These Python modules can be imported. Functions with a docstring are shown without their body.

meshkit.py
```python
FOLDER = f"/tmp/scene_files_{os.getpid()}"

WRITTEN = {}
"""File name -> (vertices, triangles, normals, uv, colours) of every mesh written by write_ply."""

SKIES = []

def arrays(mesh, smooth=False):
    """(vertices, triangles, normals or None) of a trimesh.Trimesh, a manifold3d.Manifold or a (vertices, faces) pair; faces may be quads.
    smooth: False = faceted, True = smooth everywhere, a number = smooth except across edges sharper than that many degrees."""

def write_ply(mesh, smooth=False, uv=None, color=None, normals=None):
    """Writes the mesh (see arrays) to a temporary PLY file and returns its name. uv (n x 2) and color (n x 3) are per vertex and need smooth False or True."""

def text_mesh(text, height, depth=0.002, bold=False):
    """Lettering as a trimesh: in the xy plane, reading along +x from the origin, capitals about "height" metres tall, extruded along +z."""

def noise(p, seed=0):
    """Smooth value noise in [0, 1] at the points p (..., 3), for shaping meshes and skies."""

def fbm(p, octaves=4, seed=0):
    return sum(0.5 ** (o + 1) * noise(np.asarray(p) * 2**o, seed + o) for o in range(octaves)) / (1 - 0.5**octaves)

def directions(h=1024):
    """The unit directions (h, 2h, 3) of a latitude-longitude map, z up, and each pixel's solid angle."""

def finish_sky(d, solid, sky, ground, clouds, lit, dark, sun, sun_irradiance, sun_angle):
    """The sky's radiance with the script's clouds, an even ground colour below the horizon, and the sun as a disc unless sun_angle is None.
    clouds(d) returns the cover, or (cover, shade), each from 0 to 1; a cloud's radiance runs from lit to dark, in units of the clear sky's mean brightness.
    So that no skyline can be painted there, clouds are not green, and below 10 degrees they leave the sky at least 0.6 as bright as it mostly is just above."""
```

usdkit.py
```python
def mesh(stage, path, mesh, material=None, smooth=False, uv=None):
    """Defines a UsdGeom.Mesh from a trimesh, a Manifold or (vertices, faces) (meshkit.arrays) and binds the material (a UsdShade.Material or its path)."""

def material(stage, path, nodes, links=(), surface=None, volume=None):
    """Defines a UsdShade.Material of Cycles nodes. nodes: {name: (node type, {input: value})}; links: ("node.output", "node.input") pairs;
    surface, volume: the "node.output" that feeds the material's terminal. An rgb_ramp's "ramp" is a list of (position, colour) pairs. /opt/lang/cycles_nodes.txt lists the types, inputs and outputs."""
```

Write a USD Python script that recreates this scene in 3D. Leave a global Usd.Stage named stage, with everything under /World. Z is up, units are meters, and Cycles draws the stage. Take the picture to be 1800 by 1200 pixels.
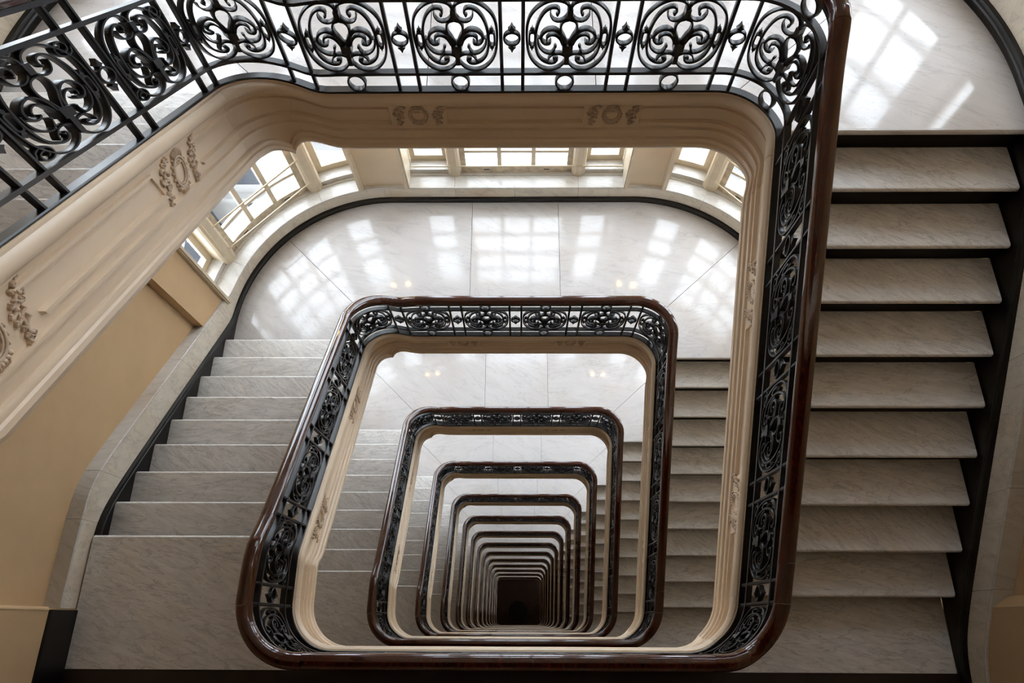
import math
import random
import numpy as np
import trimesh
import shapely
from shapely.geometry import Polygon, LineString, box
from shapely.ops import unary_union
from pxr import Usd, UsdGeom, UsdLux, UsdShade, Gf, Sdf
import usdkit

random.seed(7)
rng = np.random.default_rng(7)


def sbox(x0, x1, y0, y1):
    return box(x0, y0, x1, y1)

stage = Usd.Stage.CreateInMemory()
UsdGeom.SetStageUpAxis(stage, 'Z')
UsdGeom.SetStageMetersPerUnit(stage, 1.0)
UsdGeom.Xform.Define(stage, '/World')
UsdGeom.Scope.Define(stage, '/World/Looks')

# ------------------------------------------------------------------ camera
CAM_Z = 1.4487
FPX = 1202.36
ROT = np.array([[0.99993911, 0.00414, -0.01022], [-0.00005, 0.92500, 0.37999], [0.01104, -0.37997, 0.92493]])
u_, s_, v_ = np.linalg.svd(ROT)
ROT = u_ @ v_
cam = UsdGeom.Camera.Define(stage, '/World/camera')
cam.CreateHorizontalApertureAttr(36.0)
cam.CreateVerticalApertureAttr(24.0)
cam.CreateFocalLengthAttr(FPX / 1800.0 * 36.0)
cam.CreateClippingRangeAttr(Gf.Vec2f(0.02, 500.0))
mat4 = np.eye(4)
mat4[:3, :3] = ROT
mat4[3, :3] = (0, 0, CAM_Z)
cam.AddTransformOp().Set(Gf.Matrix4d(*mat4.ravel().tolist()))
cam.CreateExposureAttr(0.0)

# ------------------------------------------------------------------ daylight
sky = UsdLux.DomeLight.Define(stage, '/World/sky')
sky.CreateColorAttr(Gf.Vec3f(0.875, 0.95, 1.065))
sky.CreateIntensityAttr(3.05)

# ------------------------------------------------------------------ materials
MATS = {}


def mk(name, nodes, links=(), surface='p.BSDF'):
    MATS[name] = usdkit.material(stage, '/World/Looks/' + name, nodes, links, surface=surface)


def plain(name, color, rough, var=0.08, scale=6.0, bump=0.0, **kw):
    """one colour with a little uneven tone, as painted or cast surfaces have"""
    d = [max(0, c * (1 - var)) for c in color]
    b = [c * (1 + var) for c in color]
    nodes = {'g': ('geometry', {}),
             'n': ('noise_texture', {'scale': scale, 'detail': 5.0, 'roughness': 0.6}),
             'r': ('rgb_ramp', {'ramp': [(0.3, d), (0.7, b)]}),
             'p': ('principled_bsdf', {'roughness': rough, **kw})}
    links = [('g.position', 'n.vector'), ('n.fac', 'r.fac'), ('r.color', 'p.base_color')]
    if bump:
        nodes['b'] = ('bump', {'strength': bump, 'distance': 0.01})
        links += [('n.fac', 'b.height'), ('b.normal', 'p.normal')]
    mk(name, nodes, links)


def marble(name, base, vein, rough, spec=0.5, stain=(0.80, 0.66, 0.50), stain_amt=0.5, scale=1.0, v2=0.7):
    """white marble: slanting grey streaks, thin dark veins and brownish blotches; each stone has its own cut"""
    nodes = {
        'g': ('geometry', {}), 'o': ('object_info', {}),
        'm': ('vector_math', {'math_type': 'scale', 'vector1': (1, 1, 1)}),
        'c': ('combine_xyz', {}),
        'k': ('math', {'math_type': 'multiply', 'value2': 41.0}),
        'a': ('vector_math', {'math_type': 'add'}),
        'ang': ('math', {'math_type': 'multiply_add', 'value2': 0.9, 'value3': -0.1}),
        'rot': ('vector_rotate', {'rotate_type': 'z_axis'}),
        'map': ('mapping', {'mapping_type': 'texture', 'rotation': (0.2, 0.15, 0.0), 'scale': (0.42 / scale, 0.075 / scale, 0.16 / scale)}),
        'n1': ('noise_texture', {'scale': 1.0, 'detail': 8.0, 'roughness': 0.68, 'distortion': 0.5}),
        'r1': ('rgb_ramp', {'ramp': [(0.28, [vein * 0.84] * 3), (0.42, [vein * .97] * 3), (0.60, [1.0] * 3)]}),
        'map2': ('mapping', {'mapping_type': 'texture', 'rotation': (0.1, 0.3, 0.25), 'scale': (1.1 / scale, 0.20 / scale, 0.42 / scale)}),
        'n2': ('noise_texture', {'scale': 1.0, 'detail': 7.0, 'roughness': 0.6, 'distortion': 1.0}),
        's2': ('math', {'math_type': 'subtract', 'value2': 0.5}),
        'ab': ('math', {'math_type': 'absolute'}),
        'r2': ('rgb_ramp', {'ramp': [(0.0, [v2 * 0.9] * 3), (0.006, [v2] * 3), (0.02, [1.0] * 3)]}),
        'n4': ('noise_texture', {'scale': 60.0, 'detail': 3.0, 'roughness': 0.6}),
        'r4': ('rgb_ramp', {'ramp': [(0.26, [0.80] * 3), (0.36, [1.0] * 3)]}),
        'n3': ('noise_texture', {'scale': 1.1, 'detail': 4.0, 'roughness': 0.55}),
        'r3': ('rgb_ramp', {'ramp': [(0.50, [0.0] * 3), (0.74, [stain_amt] * 3)]}),
        'x1': ('mix_color', {'blend_type': 'multiply', 'fac': 1.0, 'a': base}),
        'x2': ('mix_color', {'blend_type': 'multiply', 'fac': 1.0}),
        'x4': ('mix_color', {'blend_type': 'multiply', 'fac': 1.0}),
        'x3': ('mix_color', {'blend_type': 'multiply', 'b': stain}),
        'bw': ('rgb_to_bw', {}),
        'p': ('principled_bsdf', {'roughness': rough, 'specular_ior_level': spec}),
    }
    links = [('o.random', 'k.value1'), ('k.value', 'c.x'), ('k.value', 'c.z'), ('g.position', 'a.vector1'), ('c.vector', 'a.vector2'),
             ('o.random', 'ang.value1'), ('ang.value', 'rot.angle'), ('a.vector', 'rot.vector'), ('rot.vector', 'map.vector'), ('map.vector', 'n1.vector'), ('n1.fac', 'r1.fac'),
             ('rot.vector', 'map2.vector'), ('map2.vector', 'n2.vector'), ('n2.fac', 's2.value1'), ('s2.value', 'ab.value1'), ('ab.value', 'r2.fac'),
             ('g.position', 'n4.vector'), ('n4.fac', 'r4.fac'),
             ('a.vector', 'n3.vector'), ('n3.fac', 'r3.fac'),
             ('r1.color', 'x1.b'), ('x1.result', 'x2.a'), ('r2.color', 'x2.b'), ('x2.result', 'x4.a'), ('r4.color', 'x4.b'), ('x4.result', 'x3.a'), ('r3.color', 'bw.color'), ('bw.val', 'x3.fac'),
             ('x3.result', 'p.base_color')]
    del nodes['m']
    mk(name, nodes, links)


marble('marble_floor', (0.645, 0.62, 0.61), 0.985, 0.10, 0.56, stain_amt=0.26, v2=0.93)
marble('marble_tread', (0.87, 0.85, 0.825), 0.87, 0.32, 0.4, stain_amt=0.15, scale=2.6, v2=0.78)
marble('marble_wall', (0.76, 0.685, 0.57), 0.92, 0.30, 0.4, stain_amt=0.8, v2=0.88)
marble('marble_cap', (0.64, 0.62, 0.585), 0.95, 0.20, 0.5, stain_amt=0.4, v2=0.90)
plain('joint_dark', (0.10, 0.09, 0.08), 0.8)
plain('iron_black', (0.010, 0.011, 0.013), 0.34, var=0.25, scale=30, bump=0.04, specular_ior_level=0.55)
plain('shoe_black', (0.010, 0.0105, 0.012), 0.30, var=0.25, scale=25, bump=0.05, specular_ior_level=0.4)
plain('stone_black', (0.007, 0.0065, 0.0065), 0.30, var=0.3, scale=8, specular_ior_level=0.35)
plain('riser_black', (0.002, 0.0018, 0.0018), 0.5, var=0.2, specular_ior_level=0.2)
plain('cream_paint', (0.76, 0.605, 0.44), 0.38, var=0.035, scale=3, bump=0.03)
plain('relief_paint', (0.60, 0.46, 0.33), 0.5, var=0.18, scale=40)
plain('tan_plaster', (0.58, 0.395, 0.215), 0.7, var=0.06, scale=2.5, bump=0.06)
plain('pier_plaster', (0.70, 0.57, 0.41), 0.6, var=0.04, scale=3)
plain('window_paint', (0.64, 0.54, 0.40), 0.35, var=0.06, scale=9)
plain('window_worn', (0.60, 0.50, 0.37), 0.5, var=0.30, scale=14)
plain('ceiling_paint', (0.72, 0.64, 0.52), 0.7, var=0.03)
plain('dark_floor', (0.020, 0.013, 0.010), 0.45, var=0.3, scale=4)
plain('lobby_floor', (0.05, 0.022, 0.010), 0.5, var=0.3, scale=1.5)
plain('corridor_brown', (0.30, 0.18, 0.09), 0.6)
plain('brass', (0.60, 0.40, 0.14), 0.3, metallic=1.0)
plain('facade_stone', (0.27, 0.262, 0.25), 0.8, var=0.08, scale=0.5)
plain('facade_grey', (0.22, 0.225, 0.235), 0.8, var=0.1, scale=0.5)
plain('facade_glass', (0.05, 0.055, 0.065), 0.1)
plain('street', (0.24, 0.24, 0.24), 0.9)
# mahogany: dark red-brown with long grain under a clear varnish
mk('mahogany', {
    'g': ('geometry', {}),
    'm': ('mapping', {'mapping_type': 'point', 'scale': (9.0, 2.2, 9.0)}),
    'n': ('noise_texture', {'scale': 5.0, 'detail': 6.0, 'roughness': 0.65, 'distortion': 0.4}),
    'r': ('rgb_ramp', {'ramp': [(0.3, [0.016, 0.0025, 0.0012]), (0.55, [0.050, 0.0075, 0.0026]), (0.75, [0.095, 0.018, 0.005])]}),
    'p': ('principled_bsdf', {'roughness': 0.16, 'specular_ior_level': 0.5, 'coat_weight': 1.0, 'coat_roughness': 0.03})},
   [('g.position', 'm.vector'), ('m.vector', 'n.vector'), ('n.fac', 'r.fac'), ('r.color', 'p.base_color')])
mk('window_glass', {'t': ('transparent_bsdf', {'color': (0.96, 0.975, 0.97)}), 'g': ('glossy_bsdf', {'roughness': 0.02, 'color': (1, 1, 1)}),
                    'f': ('layer_weight', {'blend': 0.5}), 'pw': ('math', {'math_type': 'power', 'value2': 4.0}),
                    'ml': ('math', {'math_type': 'multiply_add', 'value2': 0.55, 'value3': 0.03}), 'm': ('mix_closure', {})},
   [('f.facing', 'pw.value1'), ('pw.value', 'ml.value1'), ('ml.value', 'm.fac'), ('t.BSDF', 'm.closure1'), ('g.BSDF', 'm.closure2')], surface='m.closure')
mk('bulb_glow', {'e': ('emission', {'color': (1.0, 0.62, 0.25), 'strength': 60.0})}, (), surface='e.emission')

# ------------------------------------------------------------------ prims
USED = {}


def numbered(parent, name):
    k = (parent, name)
    n = USED.get(k, 0)
    USED[k] = n + 1
    return name if n == 0 else '%s_%03d' % (name, n)


def tag(prim, label=None, cat=None, group=None, kind=None):
    for k, v in (('label', label), ('category', cat), ('group', group), ('kind', kind)):
        if v:
            prim.SetCustomDataByKey(k, v)
    return prim


def thing(name, label=None, cat=None, group=None, kind=None, loc=(0, 0, 0), exact=False):
    path = '/World/' + (name if exact else numbered('/World', name))
    x = UsdGeom.Xform.Define(stage, path)
    x.AddTranslateOp().Set(Gf.Vec3d(*loc))
    tag(x.GetPrim(), label, cat, group, kind)
    return path


def part(parent, name, mesh, mat, smooth=False, label=None, kind=None):
    path = parent + '/' + numbered(parent, name)
    m = usdkit.mesh(stage, path, mesh, MATS[mat], smooth)
    m.CreateDoubleSidedAttr(True)
    tag(m.GetPrim(), label, kind=kind)
    return path


def copy_of(src, name, loc, label=None, cat=None, group=None, kind=None, exact=False):
    path = '/World/' + (name if exact else numbered('/World', name))
    x = UsdGeom.Xform.Define(stage, path)
    x.GetPrim().GetReferences().AddInternalReference(src)
    op = x.GetPrim().GetAttribute('xformOp:translate')
    op.Set(Gf.Vec3d(*loc))
    tag(x.GetPrim(), label, cat, group, kind)
    x.GetPrim().SetInstanceable(True)
    return path


def join(ms):
    ms = [m for m in ms if m is not None]
    vs, fs, o = [], [], 0
    for m in ms:
        v, f = (m.vertices, m.faces) if hasattr(m, 'vertices') else m
        v, f = np.asarray(v, float), np.asarray(f, int)
        if f.shape[1] == 4:
            f = np.vstack([f[:, [0, 1, 2]], f[:, [0, 2, 3]]])
        vs.append(v)
        fs.append(f + o)
        o += len(v)
    return trimesh.Trimesh(np.vstack(vs), np.vstack(fs), process=False)


def grid_mesh(P, closed_j=True, caps=True, flip=False):
    """P (n, m, 3): rings of points joined along the first axis."""
    n, m = P.shape[:2]
    v = P.reshape(-1, 3)
    i, j = np.meshgrid(np.arange(n - 1), np.arange(m if closed_j else m - 1), indexing='ij')
    j2 = (j + 1) % m
    q = np.stack([i * m + j, i * m + j2, (i + 1) * m + j2, (i + 1) * m + j], -1).reshape(-1, 4)
    f = np.vstack([q[:, [0, 1, 2]], q[:, [0, 2, 3]]])
    if caps and closed_j:
        try:
            poly_f = ear(P[0]) if m > 10 else fan(m)
            f = np.vstack([f, poly_f[:, ::-1], poly_f + (n - 1) * m])
        except Exception:
            pass
    if flip:
        f = f[:, ::-1]
    return trimesh.Trimesh(v, f, process=False)


def ear(ring):
    """triangles that close a plane, possibly hollow-sided outline"""
    c = ring - ring.mean(0)
    ax = np.linalg.svd(c, full_matrices=False)[2]
    q = c @ ax[:2].T
    a = 0.5 * np.sum(q[:, 0] * np.roll(q[:, 1], -1) - q[:, 1] * np.roll(q[:, 0], -1))
    v, f = trimesh.creation.triangulate_polygon(Polygon(q), engine='earcut')
    idx = np.argmin(((v[:, None] - q[None]) ** 2).sum(-1), axis=1)
    f = idx[f]
    n = np.cross(q[f[0, 1]] - q[f[0, 0]], q[f[0, 2]] - q[f[0, 0]])
    return f if (n > 0) == (a > 0) else f[:, ::-1]


def fan(m):
    return np.array([[0, k, k + 1] for k in range(1, m - 1)])


def bx(x0, x1, y0, y1, z0, z1):
    b = trimesh.creation.box((x1 - x0, y1 - y0, z1 - z0))
    b.apply_translation(((x0 + x1) / 2, (y0 + y1) / 2, (z0 + z1) / 2))
    return b


def bevel_box(x0, x1, y0, y1, z0, z1, c=0.004):
    """box with chamfered top edges"""
    P = []
    for (e, z) in ((0, z0), (0, z1 - c), (c, z1)):
        P.append([(x0 + e, y0 + e, z), (x1 - e, y0 + e, z), (x1 - e, y1 - e, z), (x0 + e, y1 - e, z)])
    return grid_mesh(np.array(P))


def extr(poly, z0, z1):
    out = []
    for g in (poly.geoms if hasattr(poly, 'geoms') else [poly]):
        if g.area > 1e-5:
            m = trimesh.creation.extrude_polygon(g, z1 - z0, engine='earcut')
            m.apply_translation((0, 0, z0))
            out.append(m)
    return join(out)


# ------------------------------------------------------------------ measures (metres; z = 0 is the floor the camera leans out from)
R_ = 0.19                   # riser
G_ = 0.26973                # going
M_ = R_ / G_
STOREY = 19 * R_
HALF = -9 * R_              # half landing below its floor
YL0, YR0 = 0.5714, 2.5943   # first nosing of the left flight, landing edge above the right flight
XL, XR, YW, RW = -3.07, 2.90, 4.53, 1.60
XLB, XRB, YNB, YFB, RB = -1.575, 1.445, -0.203, 2.835, 0.33
N_ST = 14
Y_COR = -2.7


class Path:
    def __init__(self, start, heading, segs):
        """segs: ('l', length) or ('a', radius, angle) turning right"""
        self.segs = []
        p, h, s = np.array(start, float), heading, 0.0
        for sg in segs:
            if sg[0] == 'l':
                self.segs.append((s, s + sg[1], 'l', p.copy(), h, 0))
                p = p + sg[1] * np.array([math.cos(h), math.sin(h)])
                s += sg[1]
            else:
                r, a = sg[1], sg[2]
                c = p + r * np.array([math.sin(h), -math.cos(h)])
                self.segs.append((s, s + r * a, 'a', c, h, r))
                h2 = h - a
                p = c - r * np.array([math.sin(h2), -math.cos(h2)])
                h = h2
                s += r * a
        self.length = s

    def __call__(self, s):
        """points and right-hand normals"""
        s = np.atleast_1d(np.asarray(s, float))
        P, N = np.zeros((len(s), 2)), np.zeros((len(s), 2))
        for k, (a, b, kind, q, h, r) in enumerate(self.segs):
            lo = -1e9 if k == 0 else a
            hi = 1e9 if k == len(self.segs) - 1 else b
            m = (s >= lo) & (s < hi)
            if not m.any():
                continue
            t = s[m] - a
            if kind == 'l':
                P[m] = q + t[:, None] * np.array([math.cos(h), math.sin(h)])
                N[m] = (math.sin(h), -math.cos(h))
            else:
                hh = h - t / r
                N[m] = np.stack([np.sin(hh), -np.cos(hh)], 1)
                P[m] = q - r * N[m]
        return P, N

    def samples(self, s0, s1, fine=0.045, coarse=0.30):
        """sample positions: fine on arcs, coarse on straights"""
        out = [s0, s1]
        for (a, b, kind, q, h, r) in self.segs:
            lo, hi = max(a, s0), min(b, s1)
            if hi > lo + 1e-6:
                n = max(1, int(math.ceil((hi - lo) / (fine if kind == 'a' else coarse))))
                out += list(np.linspace(lo, hi, n + 1))
        out = np.array(sorted(out))
        return out[np.r_[True, np.diff(out) > 1e-6]]


HP = math.pi / 2
# the balustrade, clockwise, from the foot of one right flight round to the foot of the next
RAIL = Path((XRB, 0.17), -HP, [('l', 0.17 - (YNB + RB)), ('a', RB, HP), ('l', XRB - XLB - 2 * RB), ('a', RB, HP), ('l', YFB - YNB - 2 * RB), ('a', RB, HP),
                               ('l', XRB - XLB - 2 * RB), ('a', RB, HP), ('l', YFB - YNB - 2 * RB), ('a', RB, HP)])
AL = RB * HP
S_NEAR0 = 0.17 - (YNB + RB) + AL
S_NEAR1 = S_NEAR0 + (XRB - XLB - 2 * RB)
S_L0 = S_NEAR1 + AL
S_L1 = S_L0 + (YFB - YNB - 2 * RB)
S_F0 = S_L1 + AL
S_F1 = S_F0 + (XRB - XLB - 2 * RB)
S_R0 = S_F1 + AL
S_END = S_R0 + YFB - RB - 0.17
y_to_sL = lambda y: S_L0 + (y - (YNB + RB))
y_to_sR = lambda y: S_R0 + (YFB - RB - y)
x_to_sF = lambda x: S_F0 + (x - (XLB + RB))
x_to_sN = lambda x: S_NEAR0 + ((XRB - RB) - x)
SB, SC, SD = y_to_sL(0.155), y_to_sL(2.513), y_to_sR(2.43)
LAND = 0.062               # cream edge above a landing
ML = 0.648                  # slope of the left string
_s1 = y_to_sL(0.43)
_zc = LAND - ML * (SC - _s1)
_s1e = SC + (_zc - (HALF + LAND)) / 0.60
_s2 = y_to_sR(YR0 - (0.12 - LAND) / M_)
Z_IN = LAND + M_ * (_s2 - S_END) + 10 * R_      # what is left of the right string's fall when it reaches the next floor


def base_raw(s):
    z = np.where(s < 2.0, np.maximum(LAND, Z_IN - M_ * s), np.where(s < SC, LAND - ML * np.clip(s - _s1, 0, None), np.maximum(_zc - 0.60 * (s - SC), HALF + LAND)))
    return z - np.clip((s - _s2) * M_, 0, None)


_S = np.linspace(-0.6, S_END + 0.6, 2600)
_Z = base_raw(_S)
_w = int(0.16 / (_S[1] - _S[0]))
_ker = np.hanning(_w + 2)[1:-1]
_ker /= _ker.sum()
_Z = np.convolve(np.pad(_Z, (_w, _w), mode='edge'), _ker, mode='same')[_w:-_w]
_m = (_S < 0.03) | (_S > S_END - 0.1)
_Z[_m] = base_raw(_S[_m])
_D = np.gradient(_Z, _S)
base = lambda s: np.interp(s, _S, _Z)          # top of the fascia (underside of the iron shoe), from the storey's floor
slope = lambda s: np.interp(s, _S, _D)
steep = lambda s: np.sqrt(1 + slope(s) ** 2)


_t = np.clip(np.abs(_D) / .62, 0, 1)
_w2 = int(0.62 / (_S[1] - _S[0]))
_k2 = np.hanning(_w2 + 2)[1:-1]
_L = 1 - .10 * np.convolve(np.pad(_t, (_w2, _w2), mode='edge'), _k2 / _k2.sum(), mode='same')[_w2:-_w2]
_i0, _i1 = np.searchsorted(_S, 0.07), np.searchsorted(_S, S_END + 0.07)
_L[_i1 - 60:] = np.linspace(_L[_i1 - 60], _L[_i0], 61)[np.minimum(np.arange(len(_L) - _i1 + 60), 60)]      # meets the next storey's railing
low = lambda s: np.interp(s, _S, _L)        # the railing stands a little lower over the flights than over the landings


def rail_samples(s0, s1):
    s = list(RAIL.samples(s0, s1, 0.035, 0.22))
    for c in (_s1, _s1e, _s2, 0.31):
        s += [x for x in np.linspace(c - 0.16, c + 0.16, 9) if s0 < x < s1]
    s = np.array(sorted(s))
    return s[np.r_[True, np.diff(s) > 2e-3]]


def rail_sweep(s0, s1, prof, z_off=0.0, scaled=False, s=None, flip=False, depth=None, lift=0.0):
    """prof: (n inward, z) outline swept along the balustrade line"""
    s = rail_samples(s0, s1) if s is None else s
    P, N = RAIL(s)
    prof = np.asarray(prof, float)
    pr = prof if prof.ndim == 3 else np.broadcast_to(prof, (len(s),) + prof.shape)
    k = depth(s) if depth is not None else (steep(s) if scaled else np.ones(len(s)))
    xy = P[:, None] + N[:, None] * pr[..., 0:1]
    z = (base(s) + lift * low(s))[:, None] + z_off + (pr[..., 1] - lift) * k[:, None]
    return grid_mesh(np.concatenate([xy, z[..., None]], -1), flip=flip)


def map_sheared(sc, wide=1.0):
    def f(a, b, n):
        s = sc + a * wide
        P, N = RAIL(s)
        return np.column_stack([P + N * n[:, None], base(s) + b * low(s)])
    return f


def map_turned(sc, bc, k=1.0):
    """local axes turned along the slope, round the point bc above the base line"""
    ang = math.atan(float(slope(sc)))
    z0 = float(base(sc)) + bc
    ca, sa = math.cos(ang), math.sin(ang)

    def f(a, b, n):
        b = (b - bc) * k
        a = a * k
        P, N = RAIL(sc + a * ca - b * sa)
        return np.column_stack([P + N * n[:, None], z0 + a * sa + b * ca])
    return f


# ------------------------------------------------------------------ wrought strips in the plane of the panel
def spline(pts, per=5):
    p = np.asarray(pts, float)
    if len(p) == 2:
        return p
    q = np.vstack([2 * p[0] - p[1], p, 2 * p[-1] - p[-2]])
    out = []
    for i in range(1, len(q) - 2):
        t = np.linspace(0, 1, per, endpoint=False)[:, None]
        a, b, c, d = q[i - 1], q[i], q[i + 1], q[i + 2]
        out.append(0.5 * ((2 * b) + (-a + c) * t + (2 * a - 5 * b + 4 * c - d) * t ** 2 + (-a + 3 * b - 3 * c + d) * t ** 3))
    return np.vstack(out + [p[-1:]])


def strip(pts, mp, w=0.0135, d=0.03, per=5, taper=(0.5, 0.5), sides=8, closed=False, n0=0.0):
    p = spline(pts, per) if not closed else spline(list(pts) + [pts[0]], per)
    t = np.gradient(p, axis=0)
    if closed:
        t[0] = t[-1] = p[1] - p[-2]
    t /= np.linalg.norm(t, axis=1, keepdims=True) + 1e-9
    nrm = np.column_stack([-t[:, 1], t[:, 0]])
    u = np.linspace(0, 1, len(p))
    ww = w * (taper[0] + (1 - taper[0]) * np.clip(u / 0.15, 0, 1)) * (taper[1] + (1 - taper[1]) * np.clip((1 - u) / 0.15, 0, 1)) if not closed else np.full(len(p), w)
    if sides == 8:
        sec = np.array([(-.5, -.32), (-.28, -.5), (.28, -.5), (.5, -.32), (.5, .32), (.28, .5), (-.28, .5), (-.5, .32)])
    else:
        sec = np.array([(-.5, -.5), (.5, -.5), (.5, .5), (-.5, .5)])
    ab = p[:, None] + nrm[:, None] * (sec[None, :, 0:1] * ww[:, None, None])
    nn = np.broadcast_to(n0 + sec[:, 1] * d, ab.shape[:2])
    W = mp(ab[..., 0].ravel(), ab[..., 1].ravel(), nn.ravel()).reshape(ab.shape[0], ab.shape[1], 3)
    return grid_mesh(W, caps=not closed)


def knob(c, mp, ra, rb, rn, n0=0.0, sub=1):
    m = trimesh.creation.icosphere(sub)
    v = m.vertices * (ra, rb, rn)
    return trimesh.Trimesh(mp(v[:, 0] + c[0], v[:, 1] + c[1], v[:, 2] + n0), m.faces, process=False)


def plate(poly, mp, d, n0=0.0):
    m = trimesh.creation.extrude_polygon(Polygon(poly), d, engine='earcut')
    v = m.vertices
    return trimesh.Trimesh(mp(v[:, 0], v[:, 1], v[:, 2] - d / 2 + n0), m.faces, process=False)


B0, B1 = 0.155, 0.625       # panel between the lower and the upper rail, above the base line
BC = (B0 + B1) / 2
PW = 0.472                  # clear width between bars


def px(x, y):
    """pixel of the straight panel seen in an 8x view -> panel coordinates"""
    xl, xr = 118 + (y - 20) * .158, 1335 + (y - 20) * .016
    return ((x - xl) / (xr - xl) - .5) * PW, B0 + (950 - y) / 930. * (B1 - B0)


OUTER = [px(*q) for q in [(490, 160), (498, 205), (540, 255), (610, 275), (680, 250), (722, 190), (726, 130), (690, 70), (610, 35), (500, 27), (390, 60), (300, 125), (240, 215), (222, 320), (232, 440),
                          (262, 580), (305, 700), (370, 800), (460, 880), (560, 922), (660, 915), (735, 870), (778, 800), (770, 740), (715, 705), (640, 700), (590, 725), (565, 770), (562, 800)]]
INNER = [px(*q) for q in [(585, 200), (600, 160), (570, 118), (500, 112), (430, 150), (375, 235), (348, 350), (350, 480), (372, 600), (420, 715), (490, 790), (575, 828), (640, 825), (672, 785), (655, 757), (630, 775)]]
HOOK = [px(*q) for q in [(378, 480), (402, 570), (450, 640), (520, 685), (585, 692), (612, 655), (622, 610)]]
HEART = [px(*q) for q in [(742, 255), (680, 275), (652, 330), (668, 410), (715, 480), (758, 560)]]
LEAF1 = [px(*q) for q in [(722, 560), (690, 480), (630, 410), (555, 378), (475, 395), (425, 455), (435, 520), (485, 560), (540, 555), (552, 530)]]
LEAF2 = [px(*q) for q in [(706, 575), (665, 505), (605, 458), (540, 452), (500, 485), (502, 525)]]
KNOBS = [px(*q) for q in [(622, 605), (592, 690), (636, 772), (583, 197)]]


def mir(pts):
    return [(-a, b) for a, b in pts]


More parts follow.
